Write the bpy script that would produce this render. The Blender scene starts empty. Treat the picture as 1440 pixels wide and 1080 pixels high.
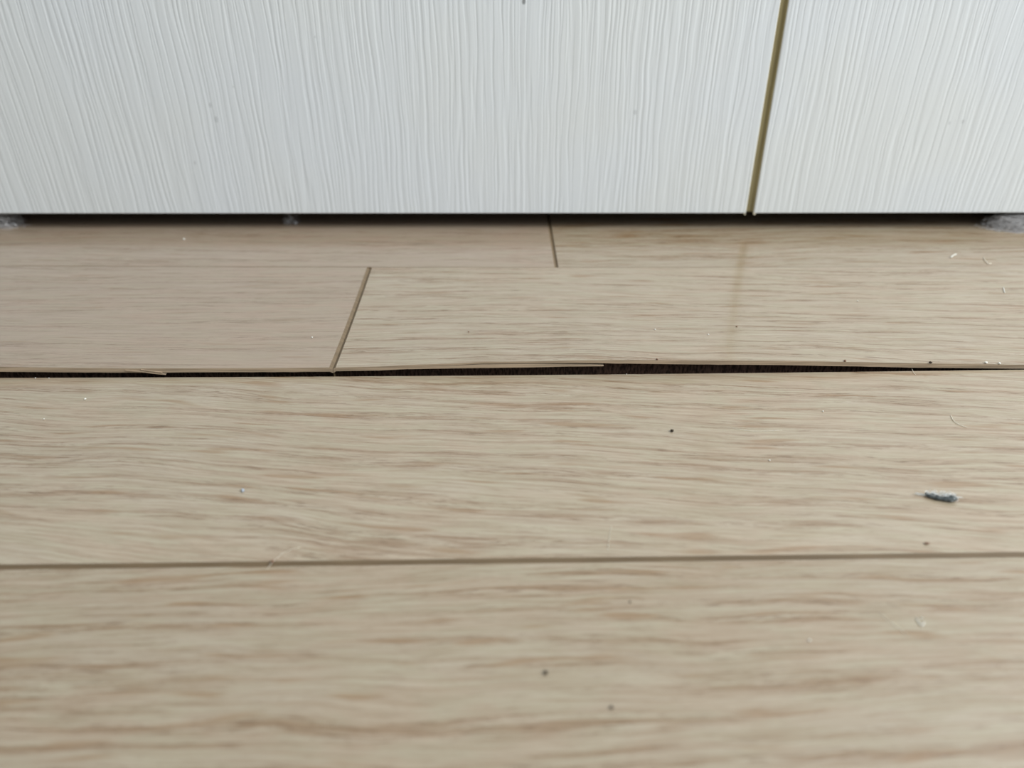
import bpy, bmesh, math, random
import numpy as np
from mathutils import Vector, noise as mnoise

# ---------------------------------------------------------------- camera, world, light, exposure
scene = bpy.context.scene
col = scene.collection
MM = 0.001
CAM_H, CAM_Y, PITCH, FPX = 120.0, -302.3, math.radians(33.0), 1081.0     # millimetres, camera looks along +Y and down

cam_data = bpy.data.cameras.new('camera')
cam = bpy.data.objects.new('camera', cam_data); col.objects.link(cam)
cam.location = (0, CAM_Y * MM, CAM_H * MM)
cam.rotation_euler = (math.pi / 2 - PITCH, 0, 0)
cam_data.sensor_width = 36.0
cam_data.lens = FPX / 1440 * 36
cam_data.clip_start = 0.005
cam_data.clip_end = 50
cam_data.dof.use_dof = True
cam_data.dof.focus_distance = 0.222
cam_data.dof.aperture_fstop = 10.0
scene.camera = cam

world = bpy.data.worlds.new('daylight'); scene.world = world
world.use_nodes = True
bg = world.node_tree.nodes['Background']
bg.inputs[0].default_value = (0.86, 0.94, 1.0, 1)
bg.inputs[1].default_value = 0.40

def area_light(name, loc, target, sx, sy, power, color):
    d = bpy.data.lights.new(name, 'AREA'); d.shape = 'RECTANGLE'; d.size = sx; d.size_y = sy
    d.energy = power; d.color = color
    o = bpy.data.objects.new(name, d); col.objects.link(o); o.location = loc
    o.rotation_euler = (Vector(target) - Vector(loc)).to_track_quat('-Z', 'Y').to_euler()
    return o
# daylight from the room's window, to the right of the door and in front of it
area_light('window_daylight', (1.00, -0.50, 1.0), (0.0, -0.12, 0.0), 0.8, 0.9, 24.0, (0.955, 0.985, 1.0))

vs = scene.view_settings
vs.view_transform = 'Standard'; vs.look = 'None'; vs.gamma = 1.0; vs.use_curve_mapping = False
vs.exposure = 0.0

# ---------------------------------------------------------------- helpers
CP, SP = math.cos(PITCH), math.sin(PITCH)
def ray(px, py):
    u, v = (px - 720) / FPX, (py - 540) / FPX
    return (u, CP - v * SP, -SP - v * CP)          # x, y, z of the view ray in the room
def on_floor(px, py, z=0.0):
    r = ray(px, py); t = (z - CAM_H) / r[2]
    return (r[0] * t, CAM_Y + r[1] * t, z)
def on_plane_y(px, py, y=0.0):
    r = ray(px, py); t = (y - CAM_Y) / r[1]
    return (r[0] * t, y, CAM_H + r[2] * t)

def new_mesh(name, verts, faces, mats, parent=None, uvs=None, mat_ids=None, smooth=None):
    me = bpy.data.meshes.new(name)
    me.from_pydata([(x * MM, y * MM, z * MM) for x, y, z in verts], [], faces)
    for m in mats: me.materials.append(m)
    if mat_ids is not None: me.polygons.foreach_set('material_index', mat_ids)
    if smooth is not None:
        me.polygons.foreach_set('use_smooth', [smooth] * len(faces) if isinstance(smooth, bool) else smooth)
    if uvs is not None:
        lay = me.uv_layers.new(name='grain')
        for lp in me.loops: lay.data[lp.index].uv = uvs[lp.vertex_index]
    me.update()
    o = bpy.data.objects.new(name, me); col.objects.link(o)
    if parent: o.parent = parent
    return o
def empty(name, loc=(0, 0, 0)):
    o = bpy.data.objects.new(name, None); col.objects.link(o); o.location = [c * MM for c in loc]
    o.empty_display_size = 0.01
    return o
def tag(o, label=None, cat=None, group=None, kind=None):
    if label: o['label'] = label
    if cat: o['category'] = cat
    if group: o['group'] = group
    if kind: o['kind'] = kind
    return o

class NT:
    """small node-tree writer"""
    def __init__(s, name):
        s.m = bpy.data.materials.new(name); s.m.use_nodes = True
        s.t = s.m.node_tree; s.t.nodes.clear()
        s.out = s.n('ShaderNodeOutputMaterial'); s.b = s.n('ShaderNodeBsdfPrincipled')
        s.l(s.b.outputs[0], s.out.inputs[0])
    def n(s, kind, **kw):
        nd = s.t.nodes.new(kind)
        for k, v in kw.items(): setattr(nd, k, v)
        return nd
    def l(s, a, b): s.t.links.new(a, b)
    def put(s, sock, v):
        if hasattr(v, 'is_output') or hasattr(v, 'links'): s.l(v, sock)
        else: sock.default_value = v
    def math(s, op, a, b=0.0, c=None, clamp=False):
        nd = s.n('ShaderNodeMath', operation=op, use_clamp=clamp)
        s.put(nd.inputs[0], a); s.put(nd.inputs[1], b)
        if c is not None: s.put(nd.inputs[2], c)
        return nd.outputs[0]
    def comb(s, x, y, z=0.0):
        nd = s.n('ShaderNodeCombineXYZ')
        s.put(nd.inputs[0], x); s.put(nd.inputs[1], y); s.put(nd.inputs[2], z)
        return nd.outputs[0]
    def sep(s, v):
        nd = s.n('ShaderNodeSeparateXYZ'); s.l(v, nd.inputs[0]); return nd.outputs
    def noise(s, v, scale=1.0, detail=2.0, rough=0.5, dist=0.0):
        nd = s.n('ShaderNodeTexNoise'); s.l(v, nd.inputs['Vector'])
        nd.inputs['Scale'].default_value = scale; nd.inputs['Detail'].default_value = detail
        nd.inputs['Roughness'].default_value = rough; nd.inputs['Distortion'].default_value = dist
        return nd.outputs['Fac']
    def step(s, v, lo, hi, a=0.0, b=1.0):
        nd = s.n('ShaderNodeMapRange', interpolation_type='SMOOTHSTEP')
        s.put(nd.inputs[0], v)
        for i, q in enumerate((lo, hi, a, b)): s.put(nd.inputs[i + 1], q)
        return nd.outputs[0]
    def mix(s, f, a, b, mode='MIX'):
        nd = s.n('ShaderNodeMix', data_type='RGBA', blend_type=mode)
        s.put(nd.inputs[0], f); s.put(nd.inputs[6], a); s.put(nd.inputs[7], b)
        return nd.outputs[2]
    def bump(s, h, dist, strength=1.0):
        nd = s.n('ShaderNodeBump'); nd.inputs['Distance'].default_value = dist
        nd.inputs['Strength'].default_value = strength; s.l(h, nd.inputs['Height'])
        s.l(nd.outputs[0], s.b.inputs['Normal'])
    def base(s, c, rough=0.5, spec=0.5):
        s.put(s.b.inputs['Base Color'], c); s.put(s.b.inputs['Roughness'], rough)
        s.b.inputs['Specular IOR Level'].default_value = spec

def srgb(r, g, b):
    f = lambda c: (c / 255 / 12.92) if c <= 10.3 else ((c / 255 + 0.055) / 1.055) ** 2.4
    return (f(r), f(g), f(b), 1)

# ---------------------------------------------------------------- materials
def oak(name, light, dark, contrast=1.0):
    t = NT(name)
    uv = t.n('ShaderNodeUVMap', uv_map='grain').outputs[0]      # u along the plank, v across, in millimetres
    x, y, _ = t.sep(uv)
    big = t.noise(t.comb(t.math('MULTIPLY', x, 0.010), t.math('MULTIPLY', y, 0.03)), 1, 2)
    wob = t.noise(t.comb(t.math('MULTIPLY', x, 0.045), t.math('MULTIPLY', y, 0.10)), 1, 3)
    yw = t.math('ADD', y, t.math('MULTIPLY', t.math('SUBTRACT', big, 0.5), 11.0))
    yw = t.math('ADD', yw, t.math('MULTIPLY', t.math('SUBTRACT', wob, 0.5), 1.5))
    def n2(sx, sy, d=2, r=0.55, z=0.0):
        return t.noise(t.comb(t.math('MULTIPLY', x, sx), t.math('MULTIPLY', yw, sy), z), 1, d, r)
    # year-ring bands, each broken along its length
    band = t.step(n2(0.011, 0.36), 0.44, 0.64)
    seg = t.step(n2(0.05, 0.62, 2, 0.6, 4.0), 0.40, 0.62)
    streak = t.math('MULTIPLY', band, seg)
    # lenses of browner early wood
    lens = t.step(n2(0.045, 0.42, 1, 0.5, 9.0), 0.60, 0.74)
    # fine pores: thin dashes, most of them gathered in the bands
    pore = t.step(n2(0.13, 2.3, 3, 0.6, 2.0), 0.53, 0.68)
    pore2 = t.step(n2(0.30, 3.8, 2, 0.6, 7.0), 0.56, 0.70)
    pore = t.math('MAXIMUM', pore, t.math('MULTIPLY', pore2, 0.8))
    pore = t.math('MULTIPLY', pore, t.math('ADD', t.math('MULTIPLY', band, 0.70), 0.30))
    fine = n2(0.05, 1.4, 3, 0.6, 12.0)
    tone = t.noise(t.comb(t.math('MULTIPLY', x, 0.02), t.math('MULTIPLY', y, 0.06)), 1, 2)
    tint = n2(0.06, 0.25, 2, 0.5, 20.0)
    c = t.mix(t.step(tone, 0.35, 0.65), light, [light[0] * 1.0, light[1] * 0.955, light[2] * 0.93, 1])
    c = t.mix(t.step(tint, 0.40, 0.62), c, [light[0] * 0.97, light[1] * 0.985, light[2] * 0.95, 1])
    c = t.mix(t.math('MULTIPLY', t.step(fine, 0.35, 0.72), 0.42 * contrast), c, dark)
    c = t.mix(t.math('MULTIPLY', streak, 0.62 * contrast), c, dark)
    c = t.mix(t.math('MULTIPLY', lens, 0.5 * contrast), c, [dark[0] * 1.06, dark[1] * 0.98, dark[2] * 0.84, 1])
    dk = [dark[0] * 0.66, dark[1] * 0.60, dark[2] * 0.55, 1]
    c = t.mix(t.math('MULTIPLY', pore, 0.70 * contrast), c, dk)
    t.base(c, t.math('ADD', 0.11, t.math('MULTIPLY', tone, 0.09)), 0.9)
    h = t.math('SUBTRACT', t.math('MULTIPLY', fine, 0.3), t.math('MULTIPLY', pore, 1.0))
    t.bump(h, 0.00004, 0.5)
    return t.m
OAK = oak('oak', srgb(180, 167, 146), srgb(142, 116, 90), 1.15)
OAK_DIM = oak('oak_dim', srgb(172, 159, 138), srgb(138, 111, 82), 1.25)  # browner oak; part of the floor's shade is put into its colour
OAK_WARM = oak('oak_warm', srgb(171, 154, 135), srgb(140, 118, 97), 0.75)

def simple(name, c, rough=0.7, spec=0.3, var=0.25, sx=200., sy=200., sz=200., bump=0.0, bd=0.0002):
    t = NT(name)
    tc = t.n('ShaderNodeTexCoord').outputs['Object']
    x, y, z = t.sep(tc)
    n = t.noise(t.comb(t.math('MULTIPLY', x, sx), t.math('MULTIPLY', y, sy), t.math('MULTIPLY', z, sz)), 1, 3)
    a = [v * (1 - var) for v in c[:3]] + [1]; b = [min(1, v * (1 + var)) for v in c[:3]] + [1]
    t.base(t.mix(t.step(n, 0.3, 0.7), a, b), rough, spec)
    if bump: t.bump(n, bd, bump)
    return t.m
BEVEL = simple('bevel_brown', srgb(122, 104, 80), 0.45, 0.4, 0.12, 60, 900, 300)
JOINT = simple('joint_brown', srgb(128, 106, 82), 0.5, 0.3, 0.15, 60, 900, 300)
VENEER = simple('veneer_edge', srgb(178, 158, 134), 0.75, 0.2, 0.22, 60, 60, 1800, 0.6)
CORE = simple('plywood_core', srgb(70, 53, 44), 0.9, 0.1, 0.6, 1500, 400, 500, 0.8)
SUBFLOOR = simple('subfloor', srgb(50, 38, 32), 0.95, 0.05, 0.4, 500, 500, 500, 0.8)
MDF = simple('groove_mdf', srgb(162, 151, 114), 0.75, 0.2, 0.14, 900, 900, 40, 0.3)
CREAM = simple('cream_edge', srgb(222, 214, 188), 0.6, 0.3, 0.06, 400, 400, 200)
RAW = simple('raw_board', srgb(92, 72, 52), 0.9, 0.1, 0.2, 300, 300, 300)
BLOCKER = simple('blocker_brown', srgb(74, 58, 44), 0.85, 0.1, 0.3, 60, 300, 300)
WALL = simple('wall_paint', srgb(214, 214, 210), 0.8, 0.2, 0.03, 40, 40, 40)

def door_white():
    t = NT('door_white')
    tc = t.n('ShaderNodeTexCoord').outputs['Object']
    x, y, z = t.sep(tc)
    # embossed vertical grain: the lines wander a little and run out
    w = t.noise(t.comb(t.math('MULTIPLY', x, 45.), t.math('MULTIPLY', z, 22.)), 1, 2)
    w2 = t.noise(t.comb(t.math('MULTIPLY', x, 260.), t.math('MULTIPLY', z, 60.)), 1, 1)
    xw = t.math('ADD', x, t.math('MULTIPLY', t.math('SUBTRACT', w, 0.5), 0.0030))
    xw = t.math('ADD', xw, t.math('MULTIPLY', t.math('SUBTRACT', w2, 0.5), 0.0007))
    a = t.noise(t.comb(t.math('MULTIPLY', xw, 430.), t.math('MULTIPLY', z, 9.), 3.1), 1, 1)
    b = t.noise(t.comb(t.math('MULTIPLY', xw, 900.), t.math('MULTIPLY', z, 16.), 7.7), 1, 2)
    ridge = t.math('ABSOLUTE', t.math('SUBTRACT', a, 0.5))
    ridge = t.step(ridge, 0.0, 0.09)                     # narrow valleys
    h = t.math('ADD', t.math('MULTIPLY', ridge, 0.55), t.math('MULTIPLY', b, 0.9))
    tone = t.noise(tc, 14.0, 2)
    c = t.mix(t.step(tone, 0.35, 0.65), srgb(234, 239, 242), srgb(235, 239, 239))
    # a few small scuffs
    for px, py, r in ((737, 2, 0.7), (304, 168, 0.8), (296, 148, 0.6), (328, 122, 0.35), (274, 229, 0.4),
                      (893, 158, 0.7), (443, 52, 0.35), (1354, 171, 0.6), (1335, 173, 0.5)):
        p = on_plane_y(px, py)
        dx = t.math('MULTIPLY', t.math('SUBTRACT', x, p[0] * MM), 1000 / r)
        dz = t.math('MULTIPLY', t.math('SUBTRACT', z, p[2] * MM), 600 / r)
        d = t.math('ADD', t.math('MULTIPLY', dx, dx), t.math('MULTIPLY', dz, dz))
        d = t.math('ADD', d, t.math('MULTIPLY', t.math('SUBTRACT', b, 0.5), 2.0))
        f = t.step(d, 1.3, 0.2, 0.0, 0.75 if px == 737 else 0.22)
        c = t.mix(f, c, srgb(110, 112, 112))
    t.base(c, 0.42, 0.4)
    t.bump(h, 0.00040, 0.44)
    return t.m
DOOR = door_white()

# ---------------------------------------------------------------- measured edges of the plank rows (millimetres in the room)
def edge_fn(pts, z=0.0):
    q = [on_floor(px, py, z) for px, py in pts]
    xs = np.array([p[0] for p in q]); ys = np.array([p[1] for p in q])
    k = np.polyfit(xs, ys, 2) if len(pts) > 3 else np.polyfit(xs, ys, 1)
    lo, hi = xs.min(), xs.max()
    def f(x):
        xc = min(max(x, lo), hi)
        return float(np.polyval(k, xc) + (x - xc) * 0.0)
    return f
E_AB = edge_fn([(0, 373.5), (360, 375.4), (720, 376.4), (1080, 375.4), (1440, 374.4)])
E_BC = edge_fn([(0, 531), (240, 530.5), (400, 529.9), (640, 528.3), (840, 526.4), (1060, 524), (1300, 521), (1440, 519.9)])
E_CD = edge_fn([(0, 798.5), (720, 788.5), (1440, 780.5)])
GAP_BC = 0.7

# lift of the curled near edge of row B: pixel column, top of edge, bottom of edge
LIFT_L = [(-300, 514, 522), (0, 515.8, 523), (120, 517.5, 524.0), (180, 518, 524.2), (240, 518, 524), (300, 518, 523.6),
          (400, 517.5, 523.3), (455, 516.9, 523.0), (480, 516.8, 522.6)]
LIFT_R = [(460, 517.0, 522.2), (540, 515.3, 521), (575, 513.2, 519), (600, 512.4, 515.0), (640, 511.0, 513.6), (680, 509.0, 511.6),
          (760, 508.0, 511.2), (800, 507.0, 510.8), (847, 506.4, 510.8), (900, 506.3, 511.7), (1000, 506.8, 512.8),
          (1080, 507, 513.2), (1200, 509, 515.2), (1300, 511, 517.3), (1440, 512.8, 518.6), (1800, 514, 519)]
def edge_table(tab):
    X, L, T = [], [], []
    for px, y0, y1 in tab:
        p = on_plane_y(px, y0, -110.0)
        for _ in range(3): p = on_plane_y(px, y0, E_BC(p[0]) + GAP_BC)
        q = on_plane_y(px, y1, E_BC(p[0]) + GAP_BC)
        X.append(p[0]); L.append(p[2]); T.append(p[2] - q[2])
    return np.array(X), np.array(L), np.array(T)
TAB_L, TAB_R = edge_table(LIFT_L), edge_table(LIFT_R)
def lift_of(tab): return lambda x: float(np.interp(x, tab[0], tab[1]))
def thick_of(tab): return lambda x: float(np.interp(x, tab[0], tab[2])) + 0.10 * mnoise.noise((x * 0.31, 5, 0)) + 0.06 * mnoise.noise((x * 1.1, 9, 0))

# ---------------------------------------------------------------- floor
floor = tag(empty('floor'), 'pale oak plank floor with one lifted plank edge in front of the door', 'floor', kind='structure')

def plank(x0f, x1f, near, far, mat, seed, tilt=0.0, bev=(0.5, 0.5, 0.5, 0.5), depth=(0.5, 0.5, 0.5, 0.5), lift=None, thick=None,
          label=None, name='plank', dense=None):
    """x0f/x1f: end edges x(y); near/far: long edges y(x); bev: bevel widths near, far, left, right"""
    bn, bf, bl, br = bev; dn, df, dl, dr = depth
    xs_mid = []
    xa, xb = x0f(0.5), x1f(0.5)
    lo, hi = -240.0, 240.0
    stepx = dense or 20.0
    x = xa + max(bl, 0.01) + 1.0
    while x < xb - br - 1.0:
        xs_mid.append(x); x += stepx if lo < x < hi else 60.0
    xs = [('end0', 0), ('in0', 0)] + [('x', v) for v in xs_mid] + [('in1', 0), ('end1', 0)]
    ss = [('n0', 0), ('n1', 0)] + [('s', k / 13) for k in range(1, 13)] + [('f1', 0), ('f0', 0)]
    nx, ns = len(xs), len(ss)
    verts, uvs = [], []
    rnd = random.Random(seed); ox, oy = rnd.uniform(0, 4000), rnd.uniform(0, 4000)
    ct, st = math.cos(math.radians(tilt)), math.sin(math.radians(tilt))
    def addv(x, y, z):
        verts.append((x, y, z)); uvs.append((x * ct - y * st + ox, x * st + y * ct + oy)); return len(verts) - 1
    grid = []
    for kind, xv in xs:
        row = []
        for sk, sv in ss:
            s = {'n0': 0.0, 'n1': 0.01, 'f1': 0.99, 'f0': 1.0}.get(sk, sv)
            xx = {'end0': x0f(s), 'in0': x0f(s) + bl, 'in1': x1f(s) - br, 'end1': x1f(s)}.get(kind, xv)
            yn, yf = near(xx), far(xx)
            yy = {'n0': yn, 'n1': yn + bn, 'f1': yf - bf, 'f0': yf}.get(sk, yn + bn + (yf - yn - bn - bf) * sv)
            z = 0.0
            if sk == 'n0': z -= dn
            if sk == 'f0': z -= df
            if kind == 'end0': z = min(z, -dl)
            if kind == 'end1': z = min(z, -dr)
            if lift:
                q = max(0.0, min(1.0, (yf - yy) / (yf - yn)))
                z += lift(xx) * q ** 1.9
            row.append(addv(xx, yy, z))
        grid.append(row)
    faces, mid, sm = [], [], []
    def face(f, m, s=True): faces.append(f); mid.append(m); sm.append(s)
    for i in range(nx - 1):
        for j in range(ns - 1):
            b = (j == 0 and dn > 0) or (j == ns - 2 and df > 0) or (i == 0 and dl > 0) or (i == nx - 2 and dr > 0)
            face((grid[i][j], grid[i + 1][j], grid[i + 1][j + 1], grid[i][j + 1]), 1 if b else 0, not b)
    BOT = -8.0
    ring = [(i, ns - 1) for i in range(nx - 1, 0, -1)] + [(0, j) for j in range(ns - 1, 0, -1)] + [(i, 0) for i in range(nx)] + [(nx - 1, j) for j in range(1, ns)]
    # side walls: far, left, right plain; near one has the pale veneer and a set-back core when the edge is lifted
    def wall(idx, m):
        prev = None
        for v in idx:
            x, y, z = verts[v]; b = addv(x, y, BOT)
            if prev: face((prev[0], prev[1], b, v), m, False)
            prev = (v, b)
    wall([grid[i][ns - 1] for i in range(nx)], 1)
    wall([grid[0][j] for j in range(ns - 1, -1, -1)], 1)
    wall([grid[nx - 1][j] for j in range(ns)], 1)
    near_idx = [grid[i][0] for i in range(nx)]
    if thick:
        prev = None
        for v in near_idx:
            x, y, z = verts[v]
            t = thick(x); jag = 0.12 * mnoise.noise((x * 0.5, seed, 1))
            a = addv(x, y + 0.05, z - t)
            b2 = addv(x, y + 2.2 + jag, z - t - 0.05)
            c2 = addv(x, y + 2.2 + jag * 3, BOT)
            if prev:
                face((v, prev[0], prev[1], a), 2, False)
                face((a, prev[1], prev[2], b2), 3, False)
                face((b2, prev[2], prev[3], c2), 3, False)
            prev = (v, a, b2, c2)
    else:
        wall(near_idx[::-1], 1)
    o = new_mesh(name, verts, faces, [mat, BEVEL, VENEER, CORE], floor, uvs, mid, sm)
    o.data.set_sharp_from_angle(angle=math.radians(12))
    if label: o['label'] = label
    return o

def const(v): return lambda *_: v
def slanted(a, b): return lambda s: a + (b - a) * s      # x at near edge, x at far edge
off = lambda f, d: (lambda x: f(x) + d)

# row under the door
jA0, jA1 = on_floor(783, 375), on_floor(772, 309)
# the joint runs from the row's near edge (s=0) on towards the back of the row
sA = (jA1[0] - jA0[0]) / (jA1[1] - jA0[1]) * 75
BACK = const(38.0)
gA = 0.05
plank(const(-843), slanted(jA0[0] - gA, jA0[0] + sA - gA), off(E_AB, 0.05), BACK, OAK_WARM, 11, 0.6, (0.18, 0.3, 0.4, 0.8), (0.16, 0.3, 0.5, 0.5))
plank(slanted(jA0[0] + gA * 0.2, jA0[0] + sA + gA * 0.2), const(917), off(E_AB, 0.05), BACK, OAK_DIM, 12, -0.8, (0.18, 0.3, 0.6, 0.4), (0.16, 0.3, 0.5, 0.5))
plank(const(-600), const(300), const(38.3), const(80), OAK_WARM, 15, 0, (0.3, 0.3, 0.4, 0.4), (0.3, 0.3, 0.5, 0.5))
# row with the curled edge
jB1, jB0 = on_floor(519.2, 378), on_floor(474 - 4.5, 527.5)
B_NEAR = off(E_BC, GAP_BC)
plank(const(-950), slanted(jB0[0] - 0.04, jB1[0] - 0.04), B_NEAR, off(E_AB, -0.05), OAK_WARM, 21, -0.5, (0.12, 0.12, 0.4, 1.0), (0.0, 0.10, 0.5, 0.55),
      lift=lift_of(TAB_L), thick=thick_of(TAB_L), dense=3.0, label='greyish oak plank with raised near edge left of the slanted joint')
plank_r = plank(slanted(jB0[0] + 0.04, jB1[0] + 0.04), const(860), B_NEAR, off(E_AB, -0.05), OAK, 22, 1.6, (0.12, 0.12, 0.8, 0.4), (0.0, 0.10, 0.55, 0.5),
      lift=lift_of(TAB_R), thick=thick_of(TAB_R), dense=3.0, label='pale oak plank with split, curled-up near edge')
# rows in front of the crack
plank(const(-520), const(385), off(E_CD, 0.15), E_BC, OAK, 31, 4.0, (0.7, 0.10, 0.5, 0.5), (0.8, 0.08, 0.5, 0.5), dense=12)
plank(const(386), const(900), off(E_CD, 0.15), E_BC, OAK, 32, 1.0, (0.7, 0.10, 0.5, 0.5), (0.8, 0.08, 0.5, 0.5))
plank(const(-900), const(-521), off(E_CD, 0.15), E_BC, OAK_WARM, 33, -1.0, (0.7, 0.10, 0.5, 0.5), (0.8, 0.08, 0.5, 0.5))
E_DE, E_EF, E_FG = const(-262.5), const(-338.5), const(-414.5)
plank(const(-330), const(570), off(E_DE, 0.15), off(E_CD, -0.15), OAK_DIM, 43, -1.4, (0.7, 0.5, 0.5, 0.5), (0.8, 0.8, 0.5, 0.5))
plank(const(-900), const(-331), off(E_DE, 0.15), off(E_CD, -0.15), OAK_WARM, 42, 0, (0.7, 0.5, 0.5, 0.5), (0.8, 0.8, 0.5, 0.5))
plank(const(571), const(900), off(E_DE, 0.15), off(E_CD, -0.15), OAK_WARM, 44, 0, (0.7, 0.5, 0.5, 0.5), (0.8, 0.8, 0.5, 0.5))
for r, (n_, f_, cut) in enumerate(((E_EF, E_DE, 120), (E_FG, E_EF, -260), (const(-490.5), E_FG, 300))):
    plank(const(-900), const(cut), off(n_, 0.15), off(f_, -0.15), OAK_WARM if r % 2 else OAK, 60 + r, 0.5, (0.7, 0.5, 0.5, 0.5), (0.8, 0.8, 0.5, 0.5))
    plank(const(cut + 1), const(900), off(n_, 0.15), off(f_, -0.15), OAK if r % 2 else OAK_WARM, 70 + r, -0.5, (0.7, 0.5, 0.5, 0.5), (0.8, 0.8, 0.5, 0.5))
# screed the planks lie on
def box(x0, x1, y0, y1, z0, z1):
    v = [(x, y, z) for z in (z0, z1) for y in (y0, y1) for x in (x0, x1)]
    f = [(0, 2, 3, 1), (4, 5, 7, 6), (0, 1, 5, 4), (2, 6, 7, 3), (0, 4, 6, 2), (1, 3, 7, 5)]
    return v, f
v, f = box(-960, 930, -500, 82, -20, -7.0)
new_mesh('subfloor', v, f, [SUBFLOOR], floor)

# split-off slivers of veneer in the crack
def sliver(tab, recess, seed, parent, name, label):
    """tab: pixel column, top, bottom; recess behind the edge plane"""
    verts, faces = [], []
    for px, y0, y1 in tab:
        p = on_plane_y(px, y0, -110.0)
        for _ in range(3): p = on_plane_y(px, y0, E_BC(p[0]) + GAP_BC + recess)
        q = on_plane_y(px, y1, p[1])
        n = len(verts)
        verts += [(p[0], p[1], p[2]), (q[0], q[1], q[2]), (q[0], q[1] + 1.6, q[2] + 0.05), (p[0], p[1] + 1.6, p[2] + 0.05)]
        if n:
            m = n - 4
            for k in range(4):
                faces.append((m + k, m + (k + 1) % 4, n + (k + 1) % 4, n + k))
    e = len(verts)
    faces += [(0, 3, 2, 1), (e - 4, e - 3, e - 2, e - 1)]
    faces = [tuple(reversed(f_)) for f_ in faces]
    o = new_mesh(name, verts, faces, [VENEER], parent, smooth=False)
    o['label'] = label
    return o
planks = [c for c in floor.children if c.name.startswith('plank')]
sliver([(574, 514.2, 519.2), (600, 515.4, 518.6), (640, 514.3, 518.0), (680, 512.6, 517.6), (730, 512.4, 517.0), (770, 512.4, 516.2),
        (800, 512.9, 515.4), (830, 513.2, 515.2), (846, 513.9, 515.0), (849, 514.4, 514.9)], 0.0, 3, plank_r, 'sliver', 'pale split veneer sliver')
plank_l = [c for c in floor.children if 'left' in c.get('label', '')][0]
for tb in ([(176, 520.5, 521.4), (200, 522.2, 523.6), (220, 525.0, 526.2), (233, 526.6, 527.3)],
           [(198, 519.8, 520.6), (212, 521.6, 522.6), (228, 523.8, 524.3)]):
    sliver(tb, -0.25, 4, plank_l, 'sliver', 'thin splinter pointing into the crack')

# ---------------------------------------------------------------- door
door = tag(empty('door_1'), 'white wood-grain embossed door with one olive vertical groove', 'door', kind='structure')
gL = [on_plane_y(1048.5, 300), on_plane_y(1098.0, 0)]       # left and right lip of the groove, bottom and top of view
gR = [on_plane_y(1059.5, 300), on_plane_y(1109.5, 0)]
def lip(pts):
    (xa, _, za), (xb, _, zb) = pts
    return lambda z: xa + (xb - xa) * (min(z, 150) - za) / (zb - za)
lipL, lipR = lip(gL), lip(gR)
zb_left = on_plane_y(400, 300.9)[2]; zb_mid = on_plane_y(1050, 300.0)[2]; zb_right = on_plane_y(1440, 297.6)[2]
def door_panel(xl, xr, zl, zr, r=0.35, T=38.0, top=2000.0):
    """a leaf panel with softened front edges; xl/xr: x at height z; zl/zr: bottom height at the two ends"""
    zs = [None, 20, 60, 150, top]
    def zz(k, x, a, b): return (zl + (zr - zl) * (x - a) / (b - a)) if k is None else k
    verts, faces = [], []
    prof = ((0, T, 0), (0, r, 0), (r * 0.3, r * 0.3, 0), (r, 0, 0))
    prev = None
    def ringverts(k, inset, push):
        a, b = xl(0 if k is None else k), xr(0 if k is None else k)
        row = []
        pts = [(a + o, y) for o, y, _ in prof] + [(b - o, y) for o, y, _ in prof[::-1]]
        for x, y in pts:
            row.append((x, y + (push if y < T else 0), zz(k, x, a, b) + inset))
        return row
    rows = [ringverts(None, 0.0, r), ringverts(None, r * 0.3, r * 0.3), ringverts(None, r, 0.0)] + [ringverts(k, 0, 0) for k in zs[1:]]
    for row in rows:
        n = len(verts); verts += row; m = len(row)
        if prev is not None:
            for i in range(m):
                faces.append((prev + i, prev + (i + 1) % m, n + (i + 1) % m, n + i))
        prev = n
    m = len(rows[0])
    faces.append(tuple(range(m - 1, -1, -1))); faces.append(tuple(range(prev, prev + m)))
    ids = [0] * len(faces); ids[-2] = 1                  # the bottom is raw board, its unseen brown picked to darken the gap
    return new_mesh('door_panel', verts, faces, [DOOR, RAW], door, None, ids, False)
door_panel(lambda z: -452.0, lipL, zb_left, zb_mid)['label'] = 'wide white grained panel'
door_panel(lipR, lambda z: 448.0, zb_mid, zb_right)['label'] = 'white grained panel right of the groove'
# groove floor with its two slanted flanks
def groove():
    verts, faces, mids = [], [], []
    prev = None
    for z in (zb_mid + 0.35, zb_mid + 1.2, 20, 60, 150, 2000):
        a, b = lipL(z), lipR(z)
        w = b - a
        n = len(verts)
        verts += [(a - 0.02, 0.15, z), (a + 0.22, 0.45, z), (a + 0.55, 1.35, z), (b - 0.75, 1.35, z), (b - 0.12, 0.45, z), (b + 0.02, 0.15, z), (b + .02, 6, z), (a - .02, 6, z)]
        if prev is not None:
            for i in range(8):
                faces.append((prev + i, prev + (i + 1) % 8, n + (i + 1) % 8, n + i)); mids.append(1 if i in (0, 4) else 0)
        prev = n
    faces.append(tuple(range(7, -1, -1))); mids.append(0)
    faces.append(tuple(range(prev, prev + 8))); mids.append(0)
    o = new_mesh('groove', verts, faces, [MDF, CREAM], door, None, mids, False)
    o['label'] = 'narrow olive groove with cream lips'
groove()
# tiny torn paint tips left and right of the groove's foot
for px, w in ((1047.2, 0.55), (1060.8, 0.8)):
    p = on_plane_y(px, 300.5)
    v, f = box(p[0] - w / 2, p[0] + w / 2, 0.1, 0.9, p[2] - 0.55, p[2] + 0.4)
    v = [(x + (0.18 if z < p[2] else 0), y, z) for x, y, z in v]
    new_mesh('paint_chip', v, f, [CREAM], door)['label'] = 'cream paint tip'

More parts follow.
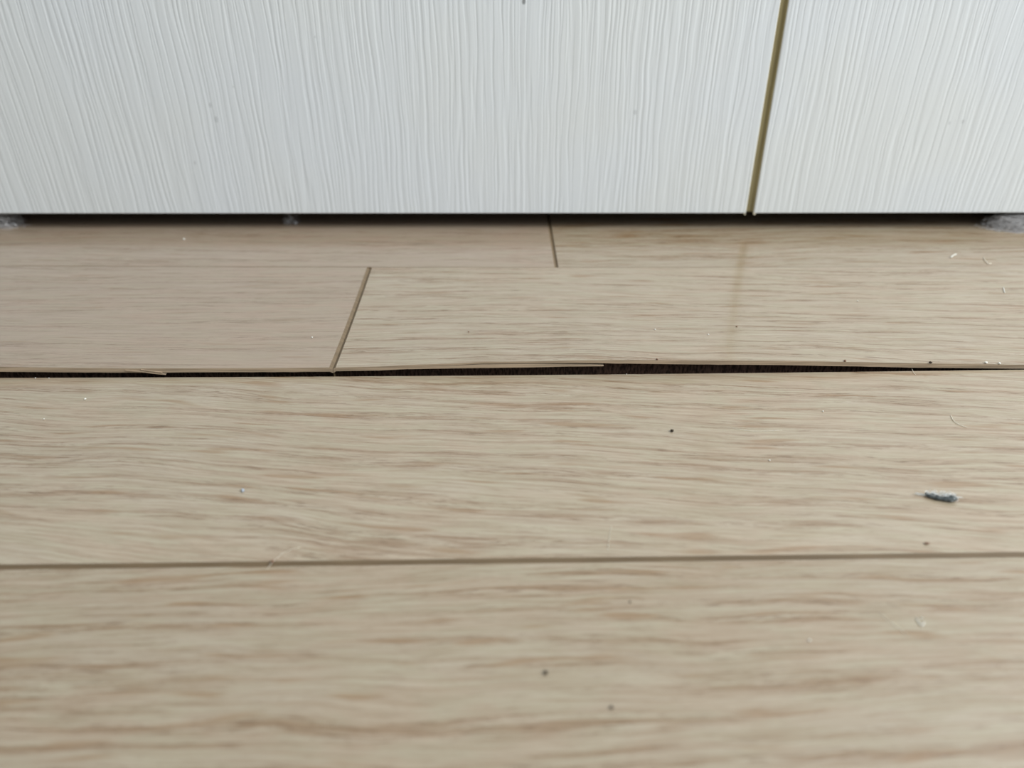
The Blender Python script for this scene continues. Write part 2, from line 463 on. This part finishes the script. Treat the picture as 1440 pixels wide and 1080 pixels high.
v, f = box(-470, 470, 46, 58, 0.0, 2010)
tag(new_mesh('light_blocker_1', v, f, [BLOCKER]), 'dark brown board added behind the door to block light', 'light_blocker', kind='structure')  # added board; keeps light from behind out of the door gap
v, f = box(-900, 920, 58.2, 80, 0.0, 2300)
tag(new_mesh('wall_back', v, f, [WALL]), 'plain pale wall around the white door', 'wall', kind='structure')

# ---------------------------------------------------------------- dust, lint, fibres, crumbs
FLUFF = simple('dust_grey', srgb(205, 203, 202), 0.95, 0.05, 0.15, 900, 900, 900)
LINT = simple('lint_blue_grey', srgb(96, 101, 101), 0.95, 0.05, 0.35, 900, 900, 900, 0.5)
LINTF = simple('lint_fibre', srgb(232, 234, 232), 0.9, 0.1, 0.1, 900, 900, 900)
WHITE = simple('white_fibre', srgb(232, 230, 220), 0.7, 0.2, 0.05, 900, 900, 900)
HAIR = simple('pale_hair', srgb(240, 232, 214), 0.6, 0.3, 0.08, 900, 900, 900)
DARK = simple('dark_crumb', srgb(70, 62, 52), 0.9, 0.1, 0.3, 3000, 3000, 3000)
BLUE = simple('blue_crumb', srgb(172, 180, 190), 0.8, 0.2, 0.15, 3000, 3000, 3000)
BROWN = simple('brown_crumb', srgb(140, 110, 92), 0.9, 0.1, 0.3, 3000, 3000, 3000)

def tube_into(verts, faces, pts, r, sides=4, taper=True):
    base = len(verts); n = len(pts)
    for i, p in enumerate(pts):
        a = Vector(pts[max(0, i - 1)]); b = Vector(pts[min(n - 1, i + 1)])
        d = (b - a).normalized() if (b - a).length > 1e-9 else Vector((1, 0, 0))
        u = d.cross(Vector((0.13, 0.21, 0.97)))
        if u.length < 1e-4: u = d.cross(Vector((1, 0, 0)))
        u.normalize(); w = d.cross(u)
        rr = r * (0.45 if taper and i in (0, n - 1) else 1.0)
        for k in range(sides):
            an = 2 * math.pi * k / sides
            q = Vector(p) + (u * math.cos(an) + w * math.sin(an)) * rr
            verts.append(tuple(q))
    for i in range(n - 1):
        for k in range(sides):
            a = base + i * sides + k; b = base + i * sides + (k + 1) % sides
            faces.append((a, b, b + sides, a + sides))
    faces.append(tuple(base + k for k in range(sides - 1, -1, -1)))
    faces.append(tuple(base + (n - 1) * sides + k for k in range(sides)))

def dust_clump(loc, size, n, seed, label, r=0.045, mat=FLUFF, soft=None):
    rnd = random.Random(seed); sx, sy, sz = size
    root = tag(empty('dust_clump', loc), label, 'dust', 'dust clumps in the gap under the door')
    verts, faces = [], []
    for _ in range(n):
        p = Vector((rnd.gauss(0, 0.36) * sx, rnd.gauss(0, 0.36) * sy, abs(rnd.gauss(0, 0.42)) * sz))
        d = Vector((rnd.gauss(0, 1), rnd.gauss(0, 1), rnd.gauss(0, 0.6))).normalized()
        pts = []
        for _s in range(9):
            e = math.sqrt((p.x / sx) ** 2 + (p.y / sy) ** 2 + (p.z / (sz * 1.15)) ** 2)      # kept inside a rounded, ragged heap
            lim = 1.0 + 0.22 * mnoise.noise((p.x * 0.35, p.y * 0.5, seed))
            q = p * (lim / e) if e > lim else p.copy()
            q.z = max(0.05, min(sz, q.z))
            pts.append(tuple(q))
            p = q + d * 0.09 * (sx + sy); d = (d + Vector((rnd.gauss(0, .55), rnd.gauss(0, .55), rnd.gauss(0, .45)))).normalized()
        tube_into(verts, faces, pts, r * rnd.uniform(0.6, 1.3), 3)
    new_mesh('fibre_tangle', verts, faces, [mat], root)
    # soft crumbs of dust caught in the fibres
    verts, faces = [], []
    for _ in range(max(6, n // 9)):
        p = Vector((rnd.gauss(0, 0.4) * sx, rnd.gauss(0, 0.4) * sy, abs(rnd.gauss(0, 0.25)) * sz + 0.2))
        blob_into(verts, faces, p, rnd.uniform(0.25, 0.6), rnd.randint(0, 999), 0.6)
    new_mesh('dust_crumbs', verts, faces, [mat], root, smooth=True)
    return root
def blob_into(verts, faces, c, r, seed, rough=0.45, scale=(1, 1, 0.75), sub=2):
    bm = bmesh.new(); bmesh.ops.create_icosphere(bm, subdivisions=sub, radius=1.0)
    base = len(verts)
    for v in bm.verts:
        k = 1 + rough * mnoise.noise(v.co * 1.4 + Vector((seed, seed * 0.37, 0)))
        verts.append((c[0] + v.co.x * r * k * scale[0], c[1] + v.co.y * r * k * scale[1], c[2] + v.co.z * r * k * scale[2]))
    for f_ in bm.faces: faces.append(tuple(base + v.index for v in f_.verts))
    bm.free()

p = on_floor(16, 314); dust_clump((p[0], 4.5, 0), (9.0, 4.0, 5.2), 150, 1, 'grey dust tuft in the door gap, farthest from the olive groove')
p = on_floor(411, 311); dust_clump((p[0], 8.0, 0), (3.6, 2.4, 4.0), 60, 2, 'small grey dust ball in the dark door gap behind the joint')
p = on_floor(1425, 312); dust_clump((p[0] + 3, 2.5, 0), (22.0, 6.0, 5.8), 620, 3, 'wide dense grey dust bunny in the door gap beyond the olive groove', r=0.06)

def fibre(px_pts, label, mat, r, lift=0.15, group=None, z_at=None, name='fibre'):
    verts, faces = [], []
    pts = []
    for k, (px, py) in enumerate(px_pts):
        z = (z_at or 0.0) + r + lift * (0.3 + 0.7 * math.sin(math.pi * k / max(1, len(px_pts) - 1)))
        pts.append(on_floor(px, py, z))
    o0 = on_floor(*px_pts[0], z_at or 0.0)
    # smooth the path
    fine = []
    for i in range(len(pts) - 1):
        a = Vector(pts[max(0, i - 1)]); b = Vector(pts[i]); c = Vector(pts[i + 1]); d = Vector(pts[min(len(pts) - 1, i + 2)])
        for s in range(5):
            t = s / 5
            fine.append(0.5 * ((2 * b) + (-a + c) * t + (2 * a - 5 * b + 4 * c - d) * t * t + (-a + 3 * b - 3 * c + d) * t ** 3))
    fine.append(Vector(pts[-1]))
    tube_into(verts, faces, [tuple(q - Vector(o0)) for q in fine], r, 5)
    o = new_mesh(name, verts, faces, [mat], smooth=True); o.location = [c * MM for c in o0]
    return tag(o, label, 'fibre', group)

def surf_z(X, Y):
    """height of the floor's top there (row B is curled)"""
    yn, yf = E_BC(X) + GAP_BC, E_AB(X)
    if yn < Y < yf:
        tab = TAB_L if X < jB0[0] + (jB1[0] - jB0[0]) * (Y - yn) / (yf - yn) else TAB_R
        return lift_of(tab)(X) * ((yf - Y) / (yf - yn)) ** 1.9
    return 0.0
def floor_at(px, py):
    z = 0.0
    for _ in range(6):
        p = on_floor(px, py, z); z = surf_z(p[0], p[1])
    return on_floor(px, py, z)

def crumb(px, py, r, label, mat, seed, cat='crumb', group=None, scale=(1, 1, 0.7), name='crumb'):
    p = floor_at(px, py)
    verts, faces = [], []
    blob_into(verts, faces, (0, 0, 0), r, seed, 0.7, scale)
    lo = min(v[2] for v in verts)
    verts = [(x, y, z - lo) for x, y, z in verts]
    o = new_mesh(name, verts, faces, [mat], smooth=True); o.location = [c * MM for c in p]
    return tag(o, label, cat, group)

# lint lying on the plank in front of the crack
def lint():
    a = on_floor(1299, 697); b = on_floor(1349, 706)
    c = on_floor(1325, 703)
    root = tag(empty('lint_piece', c), 'blue-grey rolled piece of lint lying on the plank before the crack', 'lint')
    A = Vector(on_floor(1300, 699)) - Vector(c); B = Vector(on_floor(1346, 706)) - Vector(c)
    verts, faces = [], []; n, m = 26, 14
    for i in range(n):
        t = i / (n - 1)
        r = (0.74 - 0.22 * math.exp(-((t - 0.5) / 0.14) ** 2)) * (max(0.0, 1 - (2 * t - 1) ** 4)) ** 0.5 * (0.78 + 0.34 * t) + 0.05
        ctr = A.lerp(B, t) + Vector((0, 0.35 * math.cos(t * 6.0), 0)) + Vector((0, 0, 0.62 + 0.25 * t * t))
        for k in range(m):
            an = 2 * math.pi * k / m
            q = Vector((0, math.cos(an), math.sin(an) * 0.8))
            kk = 1 + 0.45 * mnoise.noise(Vector((t * 7, q.y * 1.2, q.z * 1.2))) + 0.25 * mnoise.noise(Vector((t * 22, q.y * 3, q.z * 3 + 4)))
            w = ctr + q * r * kk
            verts.append((w.x, w.y, max(0.03, w.z)))
    for i in range(n - 1):
        for k in range(m):
            faces.append((i * m + k, i * m + (k + 1) % m, (i + 1) * m + (k + 1) % m, (i + 1) * m + k))
    faces.append(tuple(range(m))); faces.append(tuple(range((n - 1) * m + m - 1, (n - 1) * m - 1, -1)))
    new_mesh('lint_body', verts, faces, [LINT], root, smooth=True)
    rnd = random.Random(5); verts, faces = [], []
    for _ in range(190):
        t = min(1, max(0, rnd.betavariate(1.6, 1.0)))
        p = A.lerp(B, t) + Vector((0, rnd.uniform(-0.3, 0.9), rnd.uniform(0.5, 1.45)))
        d = Vector((rnd.gauss(0.3, 1), rnd.gauss(0.25, .6), rnd.gauss(0.1, .5))).normalized()
        pts = []
        for _s in range(5):
            pts.append((p.x, p.y, max(0.05, p.z))); p = p + d * 0.30
            d = (d + Vector((rnd.gauss(0, .6), rnd.gauss(0, .6), rnd.gauss(0, .5)))).normalized()
        tube_into(verts, faces, pts, 0.042, 3)
    # loose tail at the far end
    for q in range(7):
        p = A + Vector((0.2, rnd.uniform(-0.1, 0.3), 0.5)); pts = []
        for s in range(6):
            pts.append((p.x, p.y, max(0.05, p.z))); p = p + Vector((-0.45, rnd.uniform(-0.05, 0.35), rnd.uniform(-0.12, 0.1)))
        tube_into(verts, faces, pts, 0.04, 3)
    new_mesh('fuzz', verts, faces, [LINTF], root)
lint()

crumb(945, 607, 0.45, 'dark crumb lying alone on the plank before the crack', DARK, 4)
crumb(342, 691, 0.55, 'pale blue speck of fluff on the plank before the crack', BLUE, 9, 'speck', scale=(0.6, 1.0, 0.6), name='speck')
crumb(767, 947, 0.38, 'blurred dark crumb on the plank nearest the groove joint', DARK, 14)
crumb(860, 996, 0.30, 'small blurred dark crumb beside a bigger one', DARK, 17)
crumb(1303, 765, 0.36, 'reddish brown crumb at the plank joint near the lint', BROWN, 21, scale=(1.5, 0.8, 0.6))
crumb(886, 847, 0.18, 'tiny dark speck just in front of the plank joint', DARK, 23, 'speck', name='speck')
crumb(383, 791, 0.35, 'brown crumb stuck in the plank joint', BROWN, 27)
crumb(659, 467, 0.20, 'tiny brown speck on the curled plank', BROWN, 29, 'speck', name='speck')
crumb(1036, 460, 0.26, 'brown speck on the curled plank below the groove\'s reflection', BROWN, 30, 'speck', name='speck')
C_, K_, D_ = 'tiny white dust grain on the plank before the crack', 'tiny white dust grain on the pale curled plank', 'white dust grain on the blurred plank beyond the wide joint'
for px, py, r, lb in ((120, 562, 0.28, C_), (62, 590, 0.2, C_), (1157, 579, 0.2, C_), (1082, 648, 0.22, C_),
                      (259, 337, 0.40, 'white dust grain on the greyish plank at the foot of the door'),
                      (439, 475, 0.25, 'white dust grain left of the slanted joint on the greyish plank'),
                      (921, 464, 0.26, K_), (996, 471, 0.24, K_), (1206, 424, 0.2, K_),
                      (1138, 901, 0.22, D_), (1296, 870, 0.2, D_),
                      (50, 532, 0.17, 'tiny white dust grain on the lip of the crack'), (69, 532, 0.15, 'tiny white dust grain on the lip of the crack'),
                      (881, 526.5, 0.14, 'tiny white dust grain at the widest part of the crack')):
    crumb(px, py, r, lb, WHITE, px, 'dust grain', 'white dust grains scattered on the floor', name='dust_grain')
# crumbs along the curled edge
for px, py, r, m in ((1188, 508.3, 0.35, BROWN), (1308, 511, 0.4, DARK), (1386, 511, 0.4, WHITE), (1405, 512, 0.35, WHITE), (1407, 512.6, 0.3, DARK), (924, 506.0, 0.3, BROWN)):
    crumb(px, py, r, 'tiny dark grit grain on the curled plank edge' if m is not WHITE else 'tiny pale grit grain on the curled plank edge',
          m, px, 'grit', 'grit along the curled plank edge', name='grit_grain')

fibre([(1337, 362), (1341, 359), (1345, 357.5)], 'short bright white fibre on the plank by the door', WHITE, 0.28)
fibre([(1383, 362), (1386, 367), (1390, 371), (1394, 370)], 'curled pale fibre beside the thin joint near the door', HAIR, 0.14)
fibre([(1411, 404), (1412, 409), (1413, 412)], 'short upright white fibre on the curled plank', WHITE, 0.16)
fibre([(1337, 584), (1341, 591), (1349, 597), (1360, 601)], 'thin curved white fibre on the plank above the lint', HAIR, 0.08)
fibre([(1030, 602), (1060, 606), (1100, 605)], 'very fine pale hair lying along the plank grain', HAIR, 0.04)
fibre([(375, 801), (384, 790), (400, 777), (424, 769)], 'fine pale hair crossing the plank joint', HAIR, 0.035, 0.25)
fibre([(1236, 862), (1254, 876), (1276, 893)], 'fine pale hair on the blurred plank', HAIR, 0.045)
fibre([(1288, 868), (1296, 880), (1300, 874)], 'tiny curled white fibre on the blurred plank', WHITE, 0.10)
fibre([(860, 738), (857, 756), (855, 776)], 'fine pale hair standing across the grain before the joint', HAIR, 0.03)
fibre([(1282, 518), (1285, 524), (1288, 527)], 'tiny pale hair at the mouth of the crack', HAIR, 0.06, z_at=0.0)
